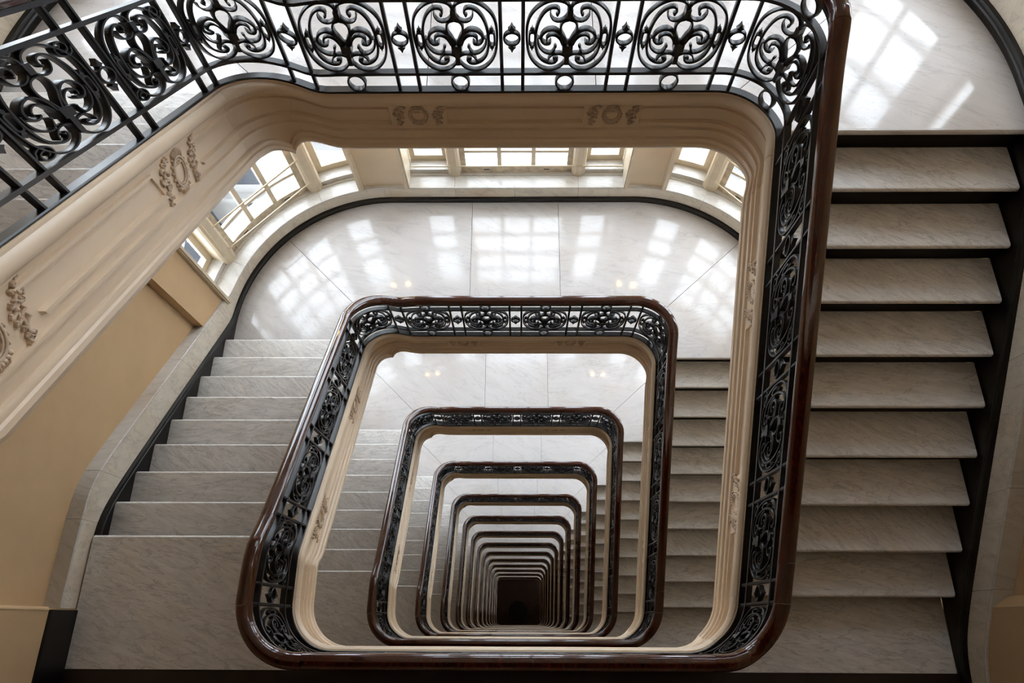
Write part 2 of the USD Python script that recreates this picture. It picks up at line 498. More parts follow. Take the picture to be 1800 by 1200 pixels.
def panel(parent, mp, full=True, fill=None, tall=0.0):
    """one cast scroll panel: hub with fleur, and the scrolls round it as sub-parts. fill: map and side of the two small spirals in the acute corners"""
    kw = dict(sides=8, per=4) if full else dict(sides=4, per=2)
    hub = []
    for M in ((lambda q: q), mir):
        hub += [strip(M(HEART), mp, w=.013, d=.034, taper=(1, 1), **kw), strip(M(LEAF1), mp, w=.015, d=.036, taper=(1, .6), **kw), strip(M(LEAF2), mp, w=.011, d=.03, taper=(1, .6), **kw)]
    hub.append(plate([(-.027, px(700, 655)[1]), (.027, px(700, 655)[1]), (.027, px(700, 560)[1]), (-.027, px(700, 560)[1])], mp, .056))
    sub = [('tie', plate([(-.014, px(0, 225)[1]), (.014, px(0, 225)[1]), (.014, px(0, 125)[1]), (-.014, px(0, 125)[1])], mp, .046)),
           ('tie', plate([(-.012, px(0, 830)[1]), (.012, px(0, 830)[1]), (.012, px(0, 660)[1]), (-.012, px(0, 660)[1])], mp, .046))]
    for M in ((lambda q: q), mir):
        sub.append(('outer_scroll', join([strip(M(OUTER), mp, **kw)] + [strip([M([px(378, 485)])[0], M([px(425, 495)])[0]], mp, w=.012, d=.026, sides=kw['sides'])])))
        sub.append(('inner_scroll', join([strip(M(INNER), mp, w=.0145, **kw), strip(M(HOOK), mp, w=.013, **kw)] + ([knob(c, mp, .009, .009, .019) for c in M(KNOBS)] if full else []))))
    # the slotted links against the bars
    for sg in (-1, 1):
        c = np.array([sg * .188, BC - .008])
        lk = [strip([c + q for q in [(-.014, -.03), (-.014, .03), (-.006, .042), (.006, .042), (.014, .03), (.014, -.03), (.006, -.042), (-.006, -.042)]], mp, w=.009, d=.026, closed=True, per=2, sides=4)]
        for e in (-1, 1):
            lk.append(plate([c + (x, e * y) for x, y in [(-.006, .044), (.006, .044), (.011, .058), (.005, .063), (0, .080), (-.005, .063), (-.011, .058)]][::(1 if e > 0 else -1)], mp, .02))
        sub.append(('link', join(lk)))
    if fill is not None:
        fm, sg = fill
        for e in (1, -1):
            # spiral growing from the corner where the sloping rail meets the upright
            c = (e * sg * (PW / 2 - .050), BC + e * (.385 * (B1 - B0)))
            th = np.linspace(0, 3.4 * math.pi, 16)
            rr = np.linspace(.044, .010, 16)
            pts = [(c[0] + e * sg * r * math.cos(t), c[1] - e * r * math.sin(t)) for t, r in zip(th, rr)]
            pts = [(c[0] + e * sg * .046, c[1] - e * .15), (c[0] + e * sg * .047, c[1] - e * .06)] + pts
            sub.append(('corner_spiral', strip(pts, fm, w=.011, d=.028, per=2 if full else 1, sides=kw['sides'])))
    if full:
        h = part(parent, 'scroll_panel', join(hub), 'iron_black', 40)
        for nm, m in sub:
            part(h, nm, m, 'iron_black', 40)
    else:
        return join(hub + [m for _, m in sub])


def ring_link(mp, c, full=True):
    out = [strip([(c[0] + .041 * math.cos(t), c[1] + .041 * math.sin(t)) for t in np.linspace(0, 2 * math.pi, 12 if full else 8, endpoint=False)], mp, w=.012, d=.032, closed=True, per=2 if full else 1, sides=8 if full else 4)]
    for e in (-1, 1):
        out.append(plate([(c[0] + x, c[1] + e * y) for x, y in [(-.008, .040), (.008, .040), (.009, .052), (.020, .058), (.009, .070), (0, .092), (-.009, .070), (-.020, .058), (-.009, .052)]][::(1 if e > 0 else -1)], mp, .024))
    return join(out)


def gap_ring(mp, c, ry, full=True):
    return strip([(c[0] + .048 * math.cos(t), c[1] + ry * math.sin(t)) for t in np.linspace(0, 2 * math.pi, 14 if full else 8, endpoint=False)], mp, w=.013, d=.036, closed=True, per=2 if full else 1, sides=8 if full else 4)


RECT = lambda n0, n1, z0, z1: [(n0, z0), (n1, z0), (n1, z1), (n0, z1)]
_HR = [(.022, .776), (.029, .781), (.029, .791), (.034, .795), (.034, .801), (.043, .810), (.046, .826), (.044, .844), (.036, .860), (.022, .870), (0, .874)]
HANDRAIL = [(-n, z) for n, z in _HR] + _HR[-2::-1]
PAIR = 0.058                # half the distance between the two bars of a pair


def railing(root, s0, s1, pairs, end_pairs, panels, seams, full=True):
    """one run of balustrade. pairs: s of bar pairs; panels: (s, kind)"""
    cuts = [s0] + [c for c in seams if s0 < c < s1] + [s1]
    for a, b in zip(cuts[:-1], cuts[1:]):
        part(root, 'handrail', rail_sweep(a + .0008, b - .0008, HANDRAIL, lift=.777), 'mahogany', 40)
    s0, s1 = s0 + .0008, s1 - .0008
    kept = []

    def iron(nm, m, mat='iron_black', smooth=30):
        if full:
            part(root, nm, m, mat, smooth)
        else:
            kept.append(m)
    part(root, 'shoe', rail_sweep(s0, s1, [(-.029, .003), (.020, .003), (.024, .005), (.024, .011), (.019, .016), (-.024, .016), (-.029, .011)]), 'shoe_black', 30)
    iron('top_bar', rail_sweep(s0, s1, RECT(-.024, .024, .756, .777), lift=.777))
    iron('upper_rail', rail_sweep(s0, s1, RECT(-.018, .018, .625, .645), lift=.625))
    iron('lower_rail', rail_sweep(s0, s1, RECT(-.018, .018, .135, .155), lift=.155))
    bars = []
    for sc in pairs:
        for e in (-PAIR, PAIR):
            mp = map_sheared(sc + e)
            m = strip([(0, .012), (0, .758)], mp, w=.019, d=.030, taper=(1, 1), sides=8 if full else 4)
            iron('bar', m)
        mp = map_sheared(sc)
        iron('ring_link', ring_link(mp, (0, BC - .005), full), smooth=40)
    for sc, kind, gap in panels:
        ms = map_sheared(sc, min(1.06, (gap - 2 * PAIR - .022) / (PW - .022)))
        m = panel(root, ms, full, fill=(ms, 1) if kind == 'slope' else None)
        if not full:
            kept.append(m)
        if kind in ('flat', 'corner_ring'):
            iron('gap_ring', gap_ring(ms, (0, .075), .059, full), smooth=40)
            iron('gap_ring', gap_ring(ms, (0, .700), .052, full), smooth=40)
    if kept:
        part(root, 'ironwork', join(kept), 'iron_black', 40, kind='stuff')


XP = [-0.04 + 0.588 * k for k in (-2, -1, 0, 1, 2)]
YP_L = [0.155, 0.707, 1.315, 1.914, 2.513]
YP_R = [2.43, 1.867, 1.31, 0.74, 0.17]
pF = [x_to_sF(x) for x in XP]
pN = [x_to_sN(x) for x in XP[::-1]]
pL = [y_to_sL(y) for y in YP_L]
pR = [y_to_sR(y) for y in YP_R]
mid = lambda a, b: (a + b) / 2
def span(a, b, kind):
    return (mid(a, b), kind, b - a)


def spans(p, kind):
    return [span(a, b, kind) for a, b in zip(p[:-1], p[1:])]


RUNS = {
    'near': (0.0 + PAIR + .012, SB - PAIR - .012, pN, [span(0, pN[0], 'corner')] + spans(pN, 'flat') + [span(pN[-1], pL[0], 'corner')], [S_NEAR0 + .04, S_NEAR1 - .04]),
    'left': (SB - PAIR - .012, SC + PAIR + .012, pL, spans(pL, 'slope'), [y_to_sL(.62)]),
    'far': (SC + PAIR + .012, SD - PAIR - .012, pF, [span(pL[-1], pF[0], 'corner')] + spans(pF, 'flat') + [span(pF[-1], pR[0], 'corner_ring')], [S_F0 + .05, S_F1 - .05]),
    'right': (SD - PAIR - .012, S_END + PAIR + .012, pR, spans(pR, 'slope'), [y_to_sR(.30)]),
}

# ------------------------------------------------------------------ fascia (moulded, cream) below the balustrade
FASC = np.array([(-.030, 0), (.020, 0), (.022, -.010), (.034, -.013), (.046, -.024), (.053, -.040), (.053, -.056), (.046, -.072), (.034, -.083), (.022, -.087), (.022, -.096), (.011, -.100),
                 (.008, -.124), (.021, -.128), (.021, -.141), (-.002, -.147), (-.002, -.250), (.021, -.256), (.021, -.269), (.008, -.273), (.008, -.312), (.024, -.316), (.024, -.331), (.008, -.335),
                 (.008, -.398), (.022, -.403), (.027, -.414), (.027, -.428), (.037, -.435), (.040, -.456), (.030, -.480), (-.030, -.480)])
ORN_F = [x_to_sF(-0.611), x_to_sF(0.555)]
ORN_L = [y_to_sL(0.76), y_to_sL(1.915)]
ORN_R = [y_to_sR(1.889), y_to_sR(0.735)]
ORN_HALF = 0.17


S_TIP = S_F0 - 0.205


def fascia_depth(s):
    # the left flight's deep string runs on round the corner and thins out to the landing's depth
    t = np.clip((s - S_L1 - .05) / (S_F0 + .10 - S_L1 - .05), 0, 1)
    near = (s > S_L1 - 0.25) & (s < S_F0 + 0.5)
    return np.where(near, 1.2 - .2 * t * t * (3 - 2 * t), steep(s))


def fascia(s0, s1, orn):
    s0, s1 = s0 + .0006, s1 - .0006
    s = list(rail_samples(s0, s1))
    for o in orn:
        for e in (-1, 1):
            s += [o + e * ORN_HALF, o + e * (ORN_HALF + .006), o + e * (ORN_HALF + .016), o + e * (ORN_HALF - .001)]
    s += [x for x in list(np.linspace(S_TIP - .20, S_TIP - .01, 12)) + [S_TIP, S_TIP + .012, S_TIP + .03, S_TIP + .06, S_TIP + .10, S_TIP + .15] if s0 < x < s1]
    s = np.array(sorted(x for x in s if s0 <= x <= s1))
    s = s[np.r_[True, np.diff(s) > 9e-4]]
    pr = np.broadcast_to(FASC, (len(s),) + FASC.shape).copy()
    for o in orn:
        inside = np.abs(s - o) <= ORN_HALF + 1e-9
        pr[np.ix_(inside, range(13, 19), [0])] = .008
    # pointed return where the string's lower moulding stops
    drop = np.where(s <= S_TIP, np.clip((s - S_TIP + .20) / .20, 0, 1) ** 2.2, np.clip(1 - (s - S_TIP) / .11, 0, 1) ** 2.2)
    pr[:, 24:-1, 1] -= .095 * drop[:, None]
    pr[:, -1, 1] -= .095 * drop
    return rail_sweep(s0, s1, pr, s=s, depth=fascia_depth)


def relief(parent, sc):
    """oval wreath between two leafy sprigs, modelled in low relief on the fascia"""
    k = float(steep(sc))
    bc = -.195 * k - (.02 if k > 1.1 else 0)
    ang = math.atan(float(slope(sc)))
    z0 = float(base(sc)) + bc
    ca, sa = math.cos(ang), math.sin(ang)
    s0_ = sc
    big = 1.25 if k > 1.1 else 1.0

    def mp(a, b, n):
        a, b = a * big, b * big
        P, N = RAIL(s0_ + a * ca - b * sa)
        return np.column_stack([P + N * (n + .010)[:, None], z0 + a * sa + b * ca])
    r = random.Random(11)
    w = []
    th = np.linspace(0, 2 * math.pi, 14, endpoint=False)
    w.append(strip([(.047 * math.cos(t), .055 * math.sin(t)) for t in th], mp, w=.011, d=.020, closed=True, per=2, sides=8))
    w.append(strip([(.037 * math.cos(t), .044 * math.sin(t)) for t in th], mp, w=.006, d=.012, closed=True, per=2, sides=4))
    for t in np.linspace(-.3 * math.pi, 1.3 * math.pi, 15):
        w.append(knob((.057 * math.cos(t), .066 * math.sin(t)), mp, .006, .007, .010))
    for t in np.linspace(-1, 1, 7):                      # shell on top
        w.append(knob((.030 * t, .062 + .010 * (1 - t * t)), mp, .007, .015, .016))
    for t in np.linspace(-1, 1, 6):                      # ribbon and leaves at the foot
        w.append(knob((.034 * t, -.056 - .008 * (1 - t * t)), mp, .010, .009, .017))
        w.append(knob((.018 * t + .003, -.070), mp, .006, .011, .012))
    for t in (-1, 0, 1):
        w.append(knob((.016 * t, .030), mp, .009, .006, .008))
    h = part(parent, 'wreath_relief', join(w), 'relief_paint', 60)
    for sg in (-1, 1):
        g = []
        q = [(-.030, .078), (-.020, .058), (-.006, .040), (.004, .018), (.002, -.006), (-.006, -.030), (-.004, -.052), (.004, -.074)]
        q = [(sg * (.118 - a), b) for a, b in q] if sg > 0 else [(sg * .118 - a * -1 * -1, b) for a, b in q]
        g.append(strip(q, mp, w=.012, d=.016, per=3, sides=8))
        for i, (a, b) in enumerate(q):
            rr = (.016, .021, .026, .028, .024, .020, .016, .010)[i]
            for m in range(2):                            # leaf curling off the stem to each side
                e = 1 if m else -1
                t0 = r.uniform(.5, 1.3) * (1 if r.random() < .6 else -1)
                lf = [(a + e * rr * u, b + rr * .55 * math.sin(t0 * 2.2 * u) * (1 if e > 0 else -.8)) for u in (0, .35, .7, 1.0)]
                lf.append((lf[-1][0] - e * .005, lf[-1][1] + .007 * (1 if t0 > 0 else -1)))
                g.append(strip(lf, mp, w=r.uniform(.008, .012), d=r.uniform(.014, .024), per=3, sides=8, taper=(.9, .55)))
                g.append(knob(lf[-1], mp, r.uniform(.004, .007), r.uniform(.004, .007), r.uniform(.009, .014)))
            g.append(knob((a + r.uniform(-.006, .006), b), mp, r.uniform(.006, .009), r.uniform(.005, .008), r.uniform(.012, .018)))
        part(h, 'sprig', join(g), 'relief_paint', 60)


# ------------------------------------------------------------------ stairs and landings of one storey (from its floor down to the next)
def tread_mesh(x0, x1, y_back, y_nose, ztop, th=.034):
    """slab with a rounded nosing; nosing at y_nose"""
    d = 1 if y_nose > y_back else -1
    r = th / 2
    pts = [(y_back, ztop - th), (y_back, ztop)]
    for t in np.linspace(HP, -HP, 7):
        pts.append((y_nose - d * r + d * r * math.cos(t), ztop - r + r * math.sin(t)))
    P = np.array([[(x, y, z) for y, z in pts] for x in (x0, x0 + .006, x1 - .006, x1)])
    c = np.array([0.0, 0.0, ztop - r])
    for k in (0, 3):
        P[k, 2:, 1] -= d * .006
    return grid_mesh(P, flip=d < 0)


WELL_PTS = None


def well_polygon(off):
    s = RAIL.samples(0, S_END, .03, 5)
    P, N = RAIL(s)
    return Polygon(P + N * -off).buffer(0)


XIN_L, XIN_R = XLB - .032, XRB + .032


def flight_left(root):
    for j in range(1, 9):
        part(root, 'tread', tread_mesh(XL - .005, XIN_L, YL0 + G_ * (j - 1) - .028, YL0 + G_ * j, -R_ * j), 'marble_tread', 35)
    for j in range(0, 9):
        y = YL0 + G_ * j - .030
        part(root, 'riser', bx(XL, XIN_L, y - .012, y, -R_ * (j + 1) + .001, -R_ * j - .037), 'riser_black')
    # sloping soffit slab
    y0, y1 = YL0 - .012, YL0 + G_ * 8 - .05
    v = [(XL, y0, -.30), (XL, y0, -.42), (XL, y1 + .01, HALF - .10), (XL, y1 + .01, HALF - .05), (XL, y1, HALF - .04)]
    P = np.array([[(x, y, z) for _, y, z in v] for x in (XL, XIN_L)])
    part(root, 'soffit', grid_mesh(P), 'ceiling_paint')
    part(root, 'string_fascia', fascia(SB, SC, ORN_L), 'cream_paint', 28)
    for o in ORN_L:
        relief(root, o)


def flight_right(root):
    for i in range(1, 10):
        part(root, 'tread', tread_mesh(XIN_R, XR - .007, YR0 - G_ * (i - 1) + .028, YR0 - G_ * i, HALF - R_ * i), 'marble_tread', 35)
    for i in range(0, 10):
        y = YR0 - G_ * i + .030
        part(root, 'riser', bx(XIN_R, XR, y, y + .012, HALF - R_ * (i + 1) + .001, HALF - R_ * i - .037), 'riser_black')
    y0, y1 = YR0 + .035, YR0 - G_ * 9 + .05
    v = [(y0, HALF - .30), (y0, HALF - .42), (y1 + .01, -STOREY - .14), (y1, -STOREY - .05), (y1 + .02, -STOREY - .04)]
    P = np.array([[(x, y, z) for y, z in v] for x in (XIN_R, XR)])
    part(root, 'soffit', grid_mesh(P), 'ceiling_paint')
    part(root, 'string_fascia', fascia(SD, S_END, ORN_R), 'cream_paint', 28)
    for o in ORN_R:
        relief(root, o)


WALL = Path((XL, -0.40), HP, [('l', YW - RW + 0.40), ('a', RW, HP), ('l', XR - XL - 2 * RW), ('a', RW, HP), ('l', YW - RW + 0.40)])
W0 = YW - RW + 0.40                 # s where the left arc starts
W1 = W0 + RW * HP
W2 = W1 + (XR - XL - 2 * RW)
W3 = W2 + RW * HP
W4 = WALL.length
wL = lambda y: W0 + (y - (YW - RW))
wR = lambda y: W3 + ((YW - RW) - y)
wF = lambda x: W1 + (x - (XL + RW))


def wpt(s, n):
    P, N = WALL(s)
    return P - N * np.asarray(n)[:, None]        # n > 0 goes into the wall, away from the stair


def wbox(s0, s1, n0, n1, z0, z1, fine=.12, bev=0.0):
    s = WALL.samples(s0, s1, fine, 9)
    o = []
    sec = RECT(n0, n1, z0, z1) if not bev else [(n0 + bev, z0), (n1, z0), (n1, z1), (n0 + bev, z1), (n0, z1 - bev), (n0, z0 + bev)]
    sec = np.array(sec)
    P = []
    for n, z in sec:
        xy = wpt(s, np.full(len(s), n))
        P.append(np.column_stack([xy, np.full(len(s), z)]))
    return grid_mesh(np.stack(P, 1))


def wsweep(s, prof):
    """prof (len(s), m, 2) of (n, z)"""
    prof = np.asarray(prof)
    P = []
    for k in range(prof.shape[1]):
        xy = wpt(s, prof[:, k, 0])
        P.append(np.column_stack([xy, prof[:, k, 1]]))
    return grid_mesh(np.stack(P, 1))


def wall_outline(n, s0, s1):
    s = WALL.samples(s0, s1, .06, 9)
    return wpt(s, np.full(len(s), n))


JW = 0.0035


def half_landing(root):
    out = wall_outline(0.004, wL(YL0 + G_ * 8 - .027), wR(YR0))
    hole = well_polygon(.0315)
    inner_l, inner_r = XIN_L, XIN_R
    poly = Polygon(list(map(tuple, out)) + [(XR - .004, YR0), (inner_r, YR0), (inner_r, YFB - RB), (inner_r, 1.0), (inner_l, 1.0), (inner_l, YL0 + G_ * 8 - .027)]).buffer(0)
    poly = poly.difference(hole.buffer(0)).difference(sbox(inner_l, inner_r, 0, YFB - RB + .01)).buffer(0)
    if hasattr(poly, 'geoms'):
        poly = max(poly.geoms, key=lambda g: g.area)
    lines = [LineString([(-.548, 2.6), (-.548, 5)]), LineString([(.450, 2.6), (.450, 5)]),
             LineString([(-1.915 + .6, 3.323 - .594), (-2.496 - .5, 3.898 + .495)]), LineString([(1.792 - .7, 3.355 - .639), (2.507 + .5, 4.008 + .457)])]
    cut = unary_union([l.buffer(JW / 2 + .0005, cap_style=2) for l in lines])
    pieces = poly.difference(cut)
    for g in sorted(pieces.geoms, key=lambda g: g.centroid.x):
        if g.area > .02:
            m = extr(g, HALF - .034, HALF)
            part(root, 'floor_slab', m, 'marble_floor')
    # the slab is thin where the left string still climbs round the corner
    thin = sbox(XIN_L - .45, -.98, 2.0, 3.25)
    core = poly.buffer(-.006).difference(sbox(0, XR, 0, YR0 + .045))
    part(root, 'mortar_bed', extr(core, HALF - .045, HALF - .0345), 'joint_dark')
    part(root, 'slab_core', extr(core.difference(thin), HALF - .42, HALF - .046), 'ceiling_paint')
    part(root, 'thin_core', extr(core.intersection(thin), HALF - .10, HALF - .046), 'ceiling_paint')
    # rounded edge over the first riser of the right flight
    x0, x1 = XIN_R, XR - .007
    part(root, 'nosing', tread_mesh(x0, x1, YR0 + .012, YR0 - .012, HALF + .0005, .040), 'marble_floor', 35)
    part(root, 'fascia', fascia(SC, SD, ORN_F), 'cream_paint', 28)
    for o in ORN_F:
        relief(root, o)


def floor_landing(root):
    hole = well_polygon(.0315)
    poly = unary_union([sbox(XL, XIN_L, -.30, YL0 - .014), sbox(XIN_R, XR, -.30, YR0 - G_ * 9 + .028), sbox(XL, XR, -.30, .16)])
    poly = poly.difference(hole).difference(sbox(XIN_L, XIN_R, .14, 3)).buffer(0)
    if hasattr(poly, 'geoms'):
        poly = max(poly.geoms, key=lambda g: g.area)
    cut = unary_union([LineString([(x, -1), (x, .14)]).buffer(JW / 2, cap_style=2) for x in (-1.307, 1.161)])
    for g in sorted(poly.difference(cut).geoms, key=lambda g: g.centroid.x):
        if g.area > .002:
            part(root, 'floor_slab', extr(g, -.034, 0), 'marble_tread')
    part(root, 'nosing', tread_mesh(XL, XIN_L, YL0 - .016, YL0, .0005, .040), 'marble_tread', 35)
    core = poly.buffer(-.004).difference(sbox(XL - 1, 0, YL0 - .048, 3)).difference(sbox(0, XR + 1, YR0 - G_ * 9 + .026, 3))
    part(root, 'mortar_bed', extr(core, -.045, -.0345), 'joint_dark')
    part(root, 'slab_core', extr(core, -.42, -.046), 'ceiling_paint')
    part(root, 'fascia', fascia(0.0, SB, []), 'cream_paint', 28)


# ------------------------------------------------------------------ walls
def smax(a, b, k=.06):
    return 0.5 * (a + b + np.sqrt((a - b) ** 2 + k * k))


def smin(a, b, k=.06):
    return -smax(-a, -b, k)


nlz = lambda y: -(y - YL0) * M_
nrz = lambda y: HALF - (YR0 - y) * M_


def wainscot_left(root):
    """marble band with its sloping cap and the black string board below, beside the left flight; and round the landing"""
    s_all = np.unique(np.r_[np.arange(wL(.07), wL(3.30), .05), WALL.samples(wL(3.25), wL(.07) + 20, .1, 9)])
    return s_all


def y_of(s):
    P, _ = WALL(np.asarray(s))
    return P[:, 1]


def zmarble(s):
    """top of the marble band from the storey's floor, along the whole wall from the left foot to the right foot"""
    s = np.asarray(s, float)
    yl = (YW - RW) + (s - W0)            # unrolled along the left
    yr = (YW - RW) - (s - W3)
    left = smax(smin(np.full_like(s, .185), nlz(yl) + .43, .10), np.full_like(s, HALF + .29), .05)
    right = smax(smin(np.full_like(s, HALF + .29), nrz(yr) + .345, .05), np.full_like(s, -STOREY + .27), .12)
    return np.where(s < (W1 + W2) / 2, left, right)


def zblack(s):
    s = np.asarray(s, float)
    yl = (YW - RW) + (s - W0)
    yr = (YW - RW) - (s - W3)
    left = smax(smin(np.full_like(s, .010), nlz(yl) + .115, .12), np.full_like(s, HALF + .107), .04)
    right = smax(smin(np.full_like(s, HALF + .107), nrz(yr) + .125, .04), np.full_like(s, -STOREY + .107), .12)
    return np.where(s < (W1 + W2) / 2, left, right)


def zfoot(s):
    """how far down the black board reaches (it is hidden below the treads)"""
    s = np.asarray(s, float)
    yl = (YW - RW) + (s - W0)
    yr = (YW - RW) - (s - W3)
    left = np.maximum(nlz(yl) - .25, HALF)
    right = np.maximum(np.minimum(nrz(yr) - .25, HALF), -STOREY)
    return np.where(s < (W1 + W2) / 2, left, right)


def dense(s0, s1):
    s = list(WALL.samples(s0, s1, .07, .07))
    return np.array(s)


def black_board(root, s0, s1):
    s = dense(s0, s1)
    zt, zb = zblack(s), zfoot(s)
    zb = np.minimum(zb, zt - .03)
    one = np.ones(len(s))
    # board, then a three-step moulding along its top
    pr = [(one * .060, zb), (one * .004, zb), (one * .004, zt - .075), (-.006 * one, zt - .070), (-.010 * one, zt - .058), (-.004 * one, zt - .050), (-.004 * one, zt - .042), (-.018 * one, zt - .034), (-.022 * one, zt - .020), (-.016 * one, zt - .006), (one * .000, zt), (one * .060, zt)]
    part(root, 'string_board', wsweep(s, np.stack([np.stack(q, -1) for q in pr], 1)), 'stone_black', 40)


def marble_band(root, s0, s1, cap_depth, seams, foot=None):
    cuts = [s0] + [c for c in seams if s0 < c < s1] + [s1]
    for a, b in zip(cuts[:-1], cuts[1:]):
        s = dense(a + .0012, b - .0012)
        one = np.ones(len(s))
        zt = zmarble(s)
        zb = zblack(s) - .01 if foot is None else np.full(len(s), foot)
        part(root, 'marble_panel', wsweep(s, np.stack([np.stack(q, -1) for q in [(one * .055, zb), (one * .010, zb), (one * .010, zt - .022), (one * .055, zt - .022)]], 1)), 'marble_wall', 30)
        part(root, 'marble_cap', wsweep(s, np.stack([np.stack(q, -1) for q in [(one * cap_depth, zt - .022), (one * .008, zt - .022), (one * .002, zt - .016), (one * .002, zt - .005), (one * .007, zt), (one * cap_depth, zt)]], 1)), 'marble_cap', 30)


# windows: jambs, mullions, sashes
WZ0, WZ1 = .29, 2.86


def window(root, sc, hw, mo, curved):
    z0, z1 = HALF + WZ0, HALF + WZ1
    lo, hi = sc - hw, sc + hw
    # casing at both sides, with a fine raised edge
    for a, b, e in ((lo - .035, lo + .02, -1), (hi - .02, hi + .035, 1)):
        part(root, 'jamb', join([wbox(a, b, -.004, .32, z0, z1), wbox(a + .012, b - .020, -.020, .0, z0, z1)]), 'window_paint')
    part(root, 'head', wbox(lo, hi, .05, .32, z1 - .07, z1), 'window_paint')
    part(root, 'stone_sill', wbox(lo, hi, .168, .46, z0 - .03, z0 + .012), 'marble_cap')
    for e in (-1, 1):
        m = sc + e * mo
        P = []
        # post with a rounded nose
        sec = [(m - .075, .34), (m - .075, .20), (m - .060, .175), (m - .030, .158), (m + .030, .158), (m + .060, .175), (m + .075, .20), (m + .075, .34)]
        ss, nn = np.array([q[0] for q in sec]), np.array([q[1] for q in sec])
        xy = wpt(ss, nn)
        part(root, 'mullion', join([grid_mesh(np.array([[(x, y, z) for x, y in xy] for z in (z0, z1)])), wbox(m - .035, m + .035, .150, .20, z0 + .16, z1)]), 'window_paint')
    lights = [(lo + .02, sc - mo - .075, 1, .33, z0 + .075, 'side'), (sc - mo + .075, sc + mo - .075, 3, .218, z0, 'main'), (sc + mo + .075, hi - .02, 1, .33, z0 + .075, 'side')]
    for a, b, cols, n, zb, kind in lights:
        if kind == 'side':
            part(root, 'stone_sill', wbox(a, b, .20, .46, z0 + .01, zb), 'marble_cap')
        st = .058
        rows = [zb + .10, zb + .36, zb + .82, zb + 1.30, zb + 1.76, zb + 2.2, z1 - .11] if kind == 'main' else [zb + .06, zb + .48, zb + .90, zb + 1.34, zb + 1.78, zb + 2.2, z1 - .11]
        sash = part(root, 'sash', join([wbox(a, a + st, n, n + .045, zb, z1 - .07), wbox(b - st, b, n, n + .045, zb, z1 - .07),
                                        wbox(a + st, b - st, n - (.012 if kind == 'main' else 0), n + .045, zb + .002, zb + (.125 if kind == 'main' else .085)), wbox(a + st, b - st, n, n + .045, z1 - .12, z1 - .07),
                                        wbox(a + st, b - st, n - .01, n + .05, rows[3] - .03, rows[3] + .03)]), 'window_worn' if kind == 'main' else 'window_paint')
        if kind == 'main':                # finger pulls in the bottom rail
            for e in (-.27, .27):
                c = (a + b) / 2 + e * (b - a)
                part(sash, 'finger_pull', wbox(c - .03, c + .03, n - .0145, n - .011, zb + .062, zb + .076), 'iron_black')
        xs = np.linspace(a + st, b - st, cols + 1)
        for x in xs[1:-1]:
            part(sash, 'glazing_bar', wbox(x - .022, x + .022, n - .006, n + .045, zb + .10, z1 - .1), 'window_paint')
        for r_ in (1, 2, 4, 5):
            if kind == 'main' or r_ in (2, 5):
                part(sash, 'glazing_bar', wbox(a + st, b - st, n + .004, n + .04, rows[r_] - .018, rows[r_] + .018), 'window_paint')
        for x0, x1 in zip(xs[:-1], xs[1:]):
            for r0, r1 in zip(rows[:-1], rows[1:]):
                part(sash, 'pane', wbox(x0 + .002, x1 - .002, n + .020, n + .024, r0, r1), 'window_glass')
    # guard rods across the opening
    for k, zz in enumerate((z0 + .20, z0 + .62)):
        a, b = (lo + .05, hi - .05) if not curved else (sc - mo + .03, sc + mo - .03)
        p0, p1 = wpt(np.array([a, b]), np.array([.150, .150]))
        c = trimesh.creation.cylinder(.009, segment=[(p0[0], p0[1], zz), (p1[0], p1[1], zz)], sections=8)
        part(root, 'guard_rod', c, 'window_paint', 40)


SW_L, SW_C, SW_R = W0 + 1.19, wF(-.035), W3 - 1.19
WIN = {'left': (SW_L, 1.00, .555, True), 'centre': (SW_C, 1.225, .70, False), 'right': (SW_R, 1.00, .555, True)}


def lamp(root, sc):
    z = HALF + 1.49
    P, N = WALL(np.array([sc]))
    p, n = P[0], N[0]
    t = np.array([-n[1], n[0]])
    pl = trimesh.creation.cylinder(.055, .02, sections=20)
    pl.apply_transform(trimesh.geometry.align_vectors((0, 0, 1), (n[0], n[1], 0)))
    pl.apply_translation((p[0] - n[0] * .03, p[1] - n[1] * .03, z - .12))
    part(root, 'back_plate', pl, 'brass', 40)
    for e in (-1, 1):
        def q(d, o, h):
            return np.array([p[0] + n[0] * d + t[0] * o * e, p[1] + n[1] * d + t[1] * o * e, z + h])
        pts = spline([q(-.02, 0, -.12), q(.08, .02, .02), q(.20, .07, .12), q(.29, .095, .10), q(.30, .095, .05)], 5)
        rr = np.full(len(pts), .008)
        tt = np.gradient(pts, axis=0)
        tt /= np.linalg.norm(tt, axis=1, keepdims=True)
        a = np.cross(tt, (0.31, 0.2, .93))
        a /= np.linalg.norm(a, axis=1, keepdims=True)
        b = np.cross(tt, a)
        an = np.linspace(0, 2 * math.pi, 8, endpoint=False)
        ringp = pts[:, None] + rr[:, None, None] * (np.cos(an)[None, :, None] * a[:, None] + np.sin(an)[None, :, None] * b[:, None])
        arm = part(root, 'arm', grid_mesh(ringp), 'brass', 50)
        c = q(.30, .095, 0)
        cup = trimesh.creation.revolve(np.array([(0, .022), (.013, .022), (.018, .030), (.018, .055), (.008, .062), (0, .062)]), sections=14)
        cup.apply_translation(c)
        part(arm, 'candle_cup', cup, 'brass', 40)
        bl = trimesh.creation.revolve(np.array([(0, -.036), (.012, -.032), (.022, -.016), (.023, -.004), (.016, .012), (.011, .024), (0, .026)]), sections=12)
        bl.apply_translation(c)
        part(arm, 'bulb', bl, 'bulb_glow', 50)


# ------------------------------------------------------------------ assemble
ORD = ['top', 'second', 'third', 'fourth', 'fifth', 'sixth', 'seventh', 'eighth', 'ninth', 'tenth', 'eleventh', 'twelfth', 'thirteenth', 'fourteenth', 'fifteenth']
zk = lambda k: -STOREY * k


def lvl(k):
    return 'topmost level' if k == 0 else ORD[k] + ' level from top'


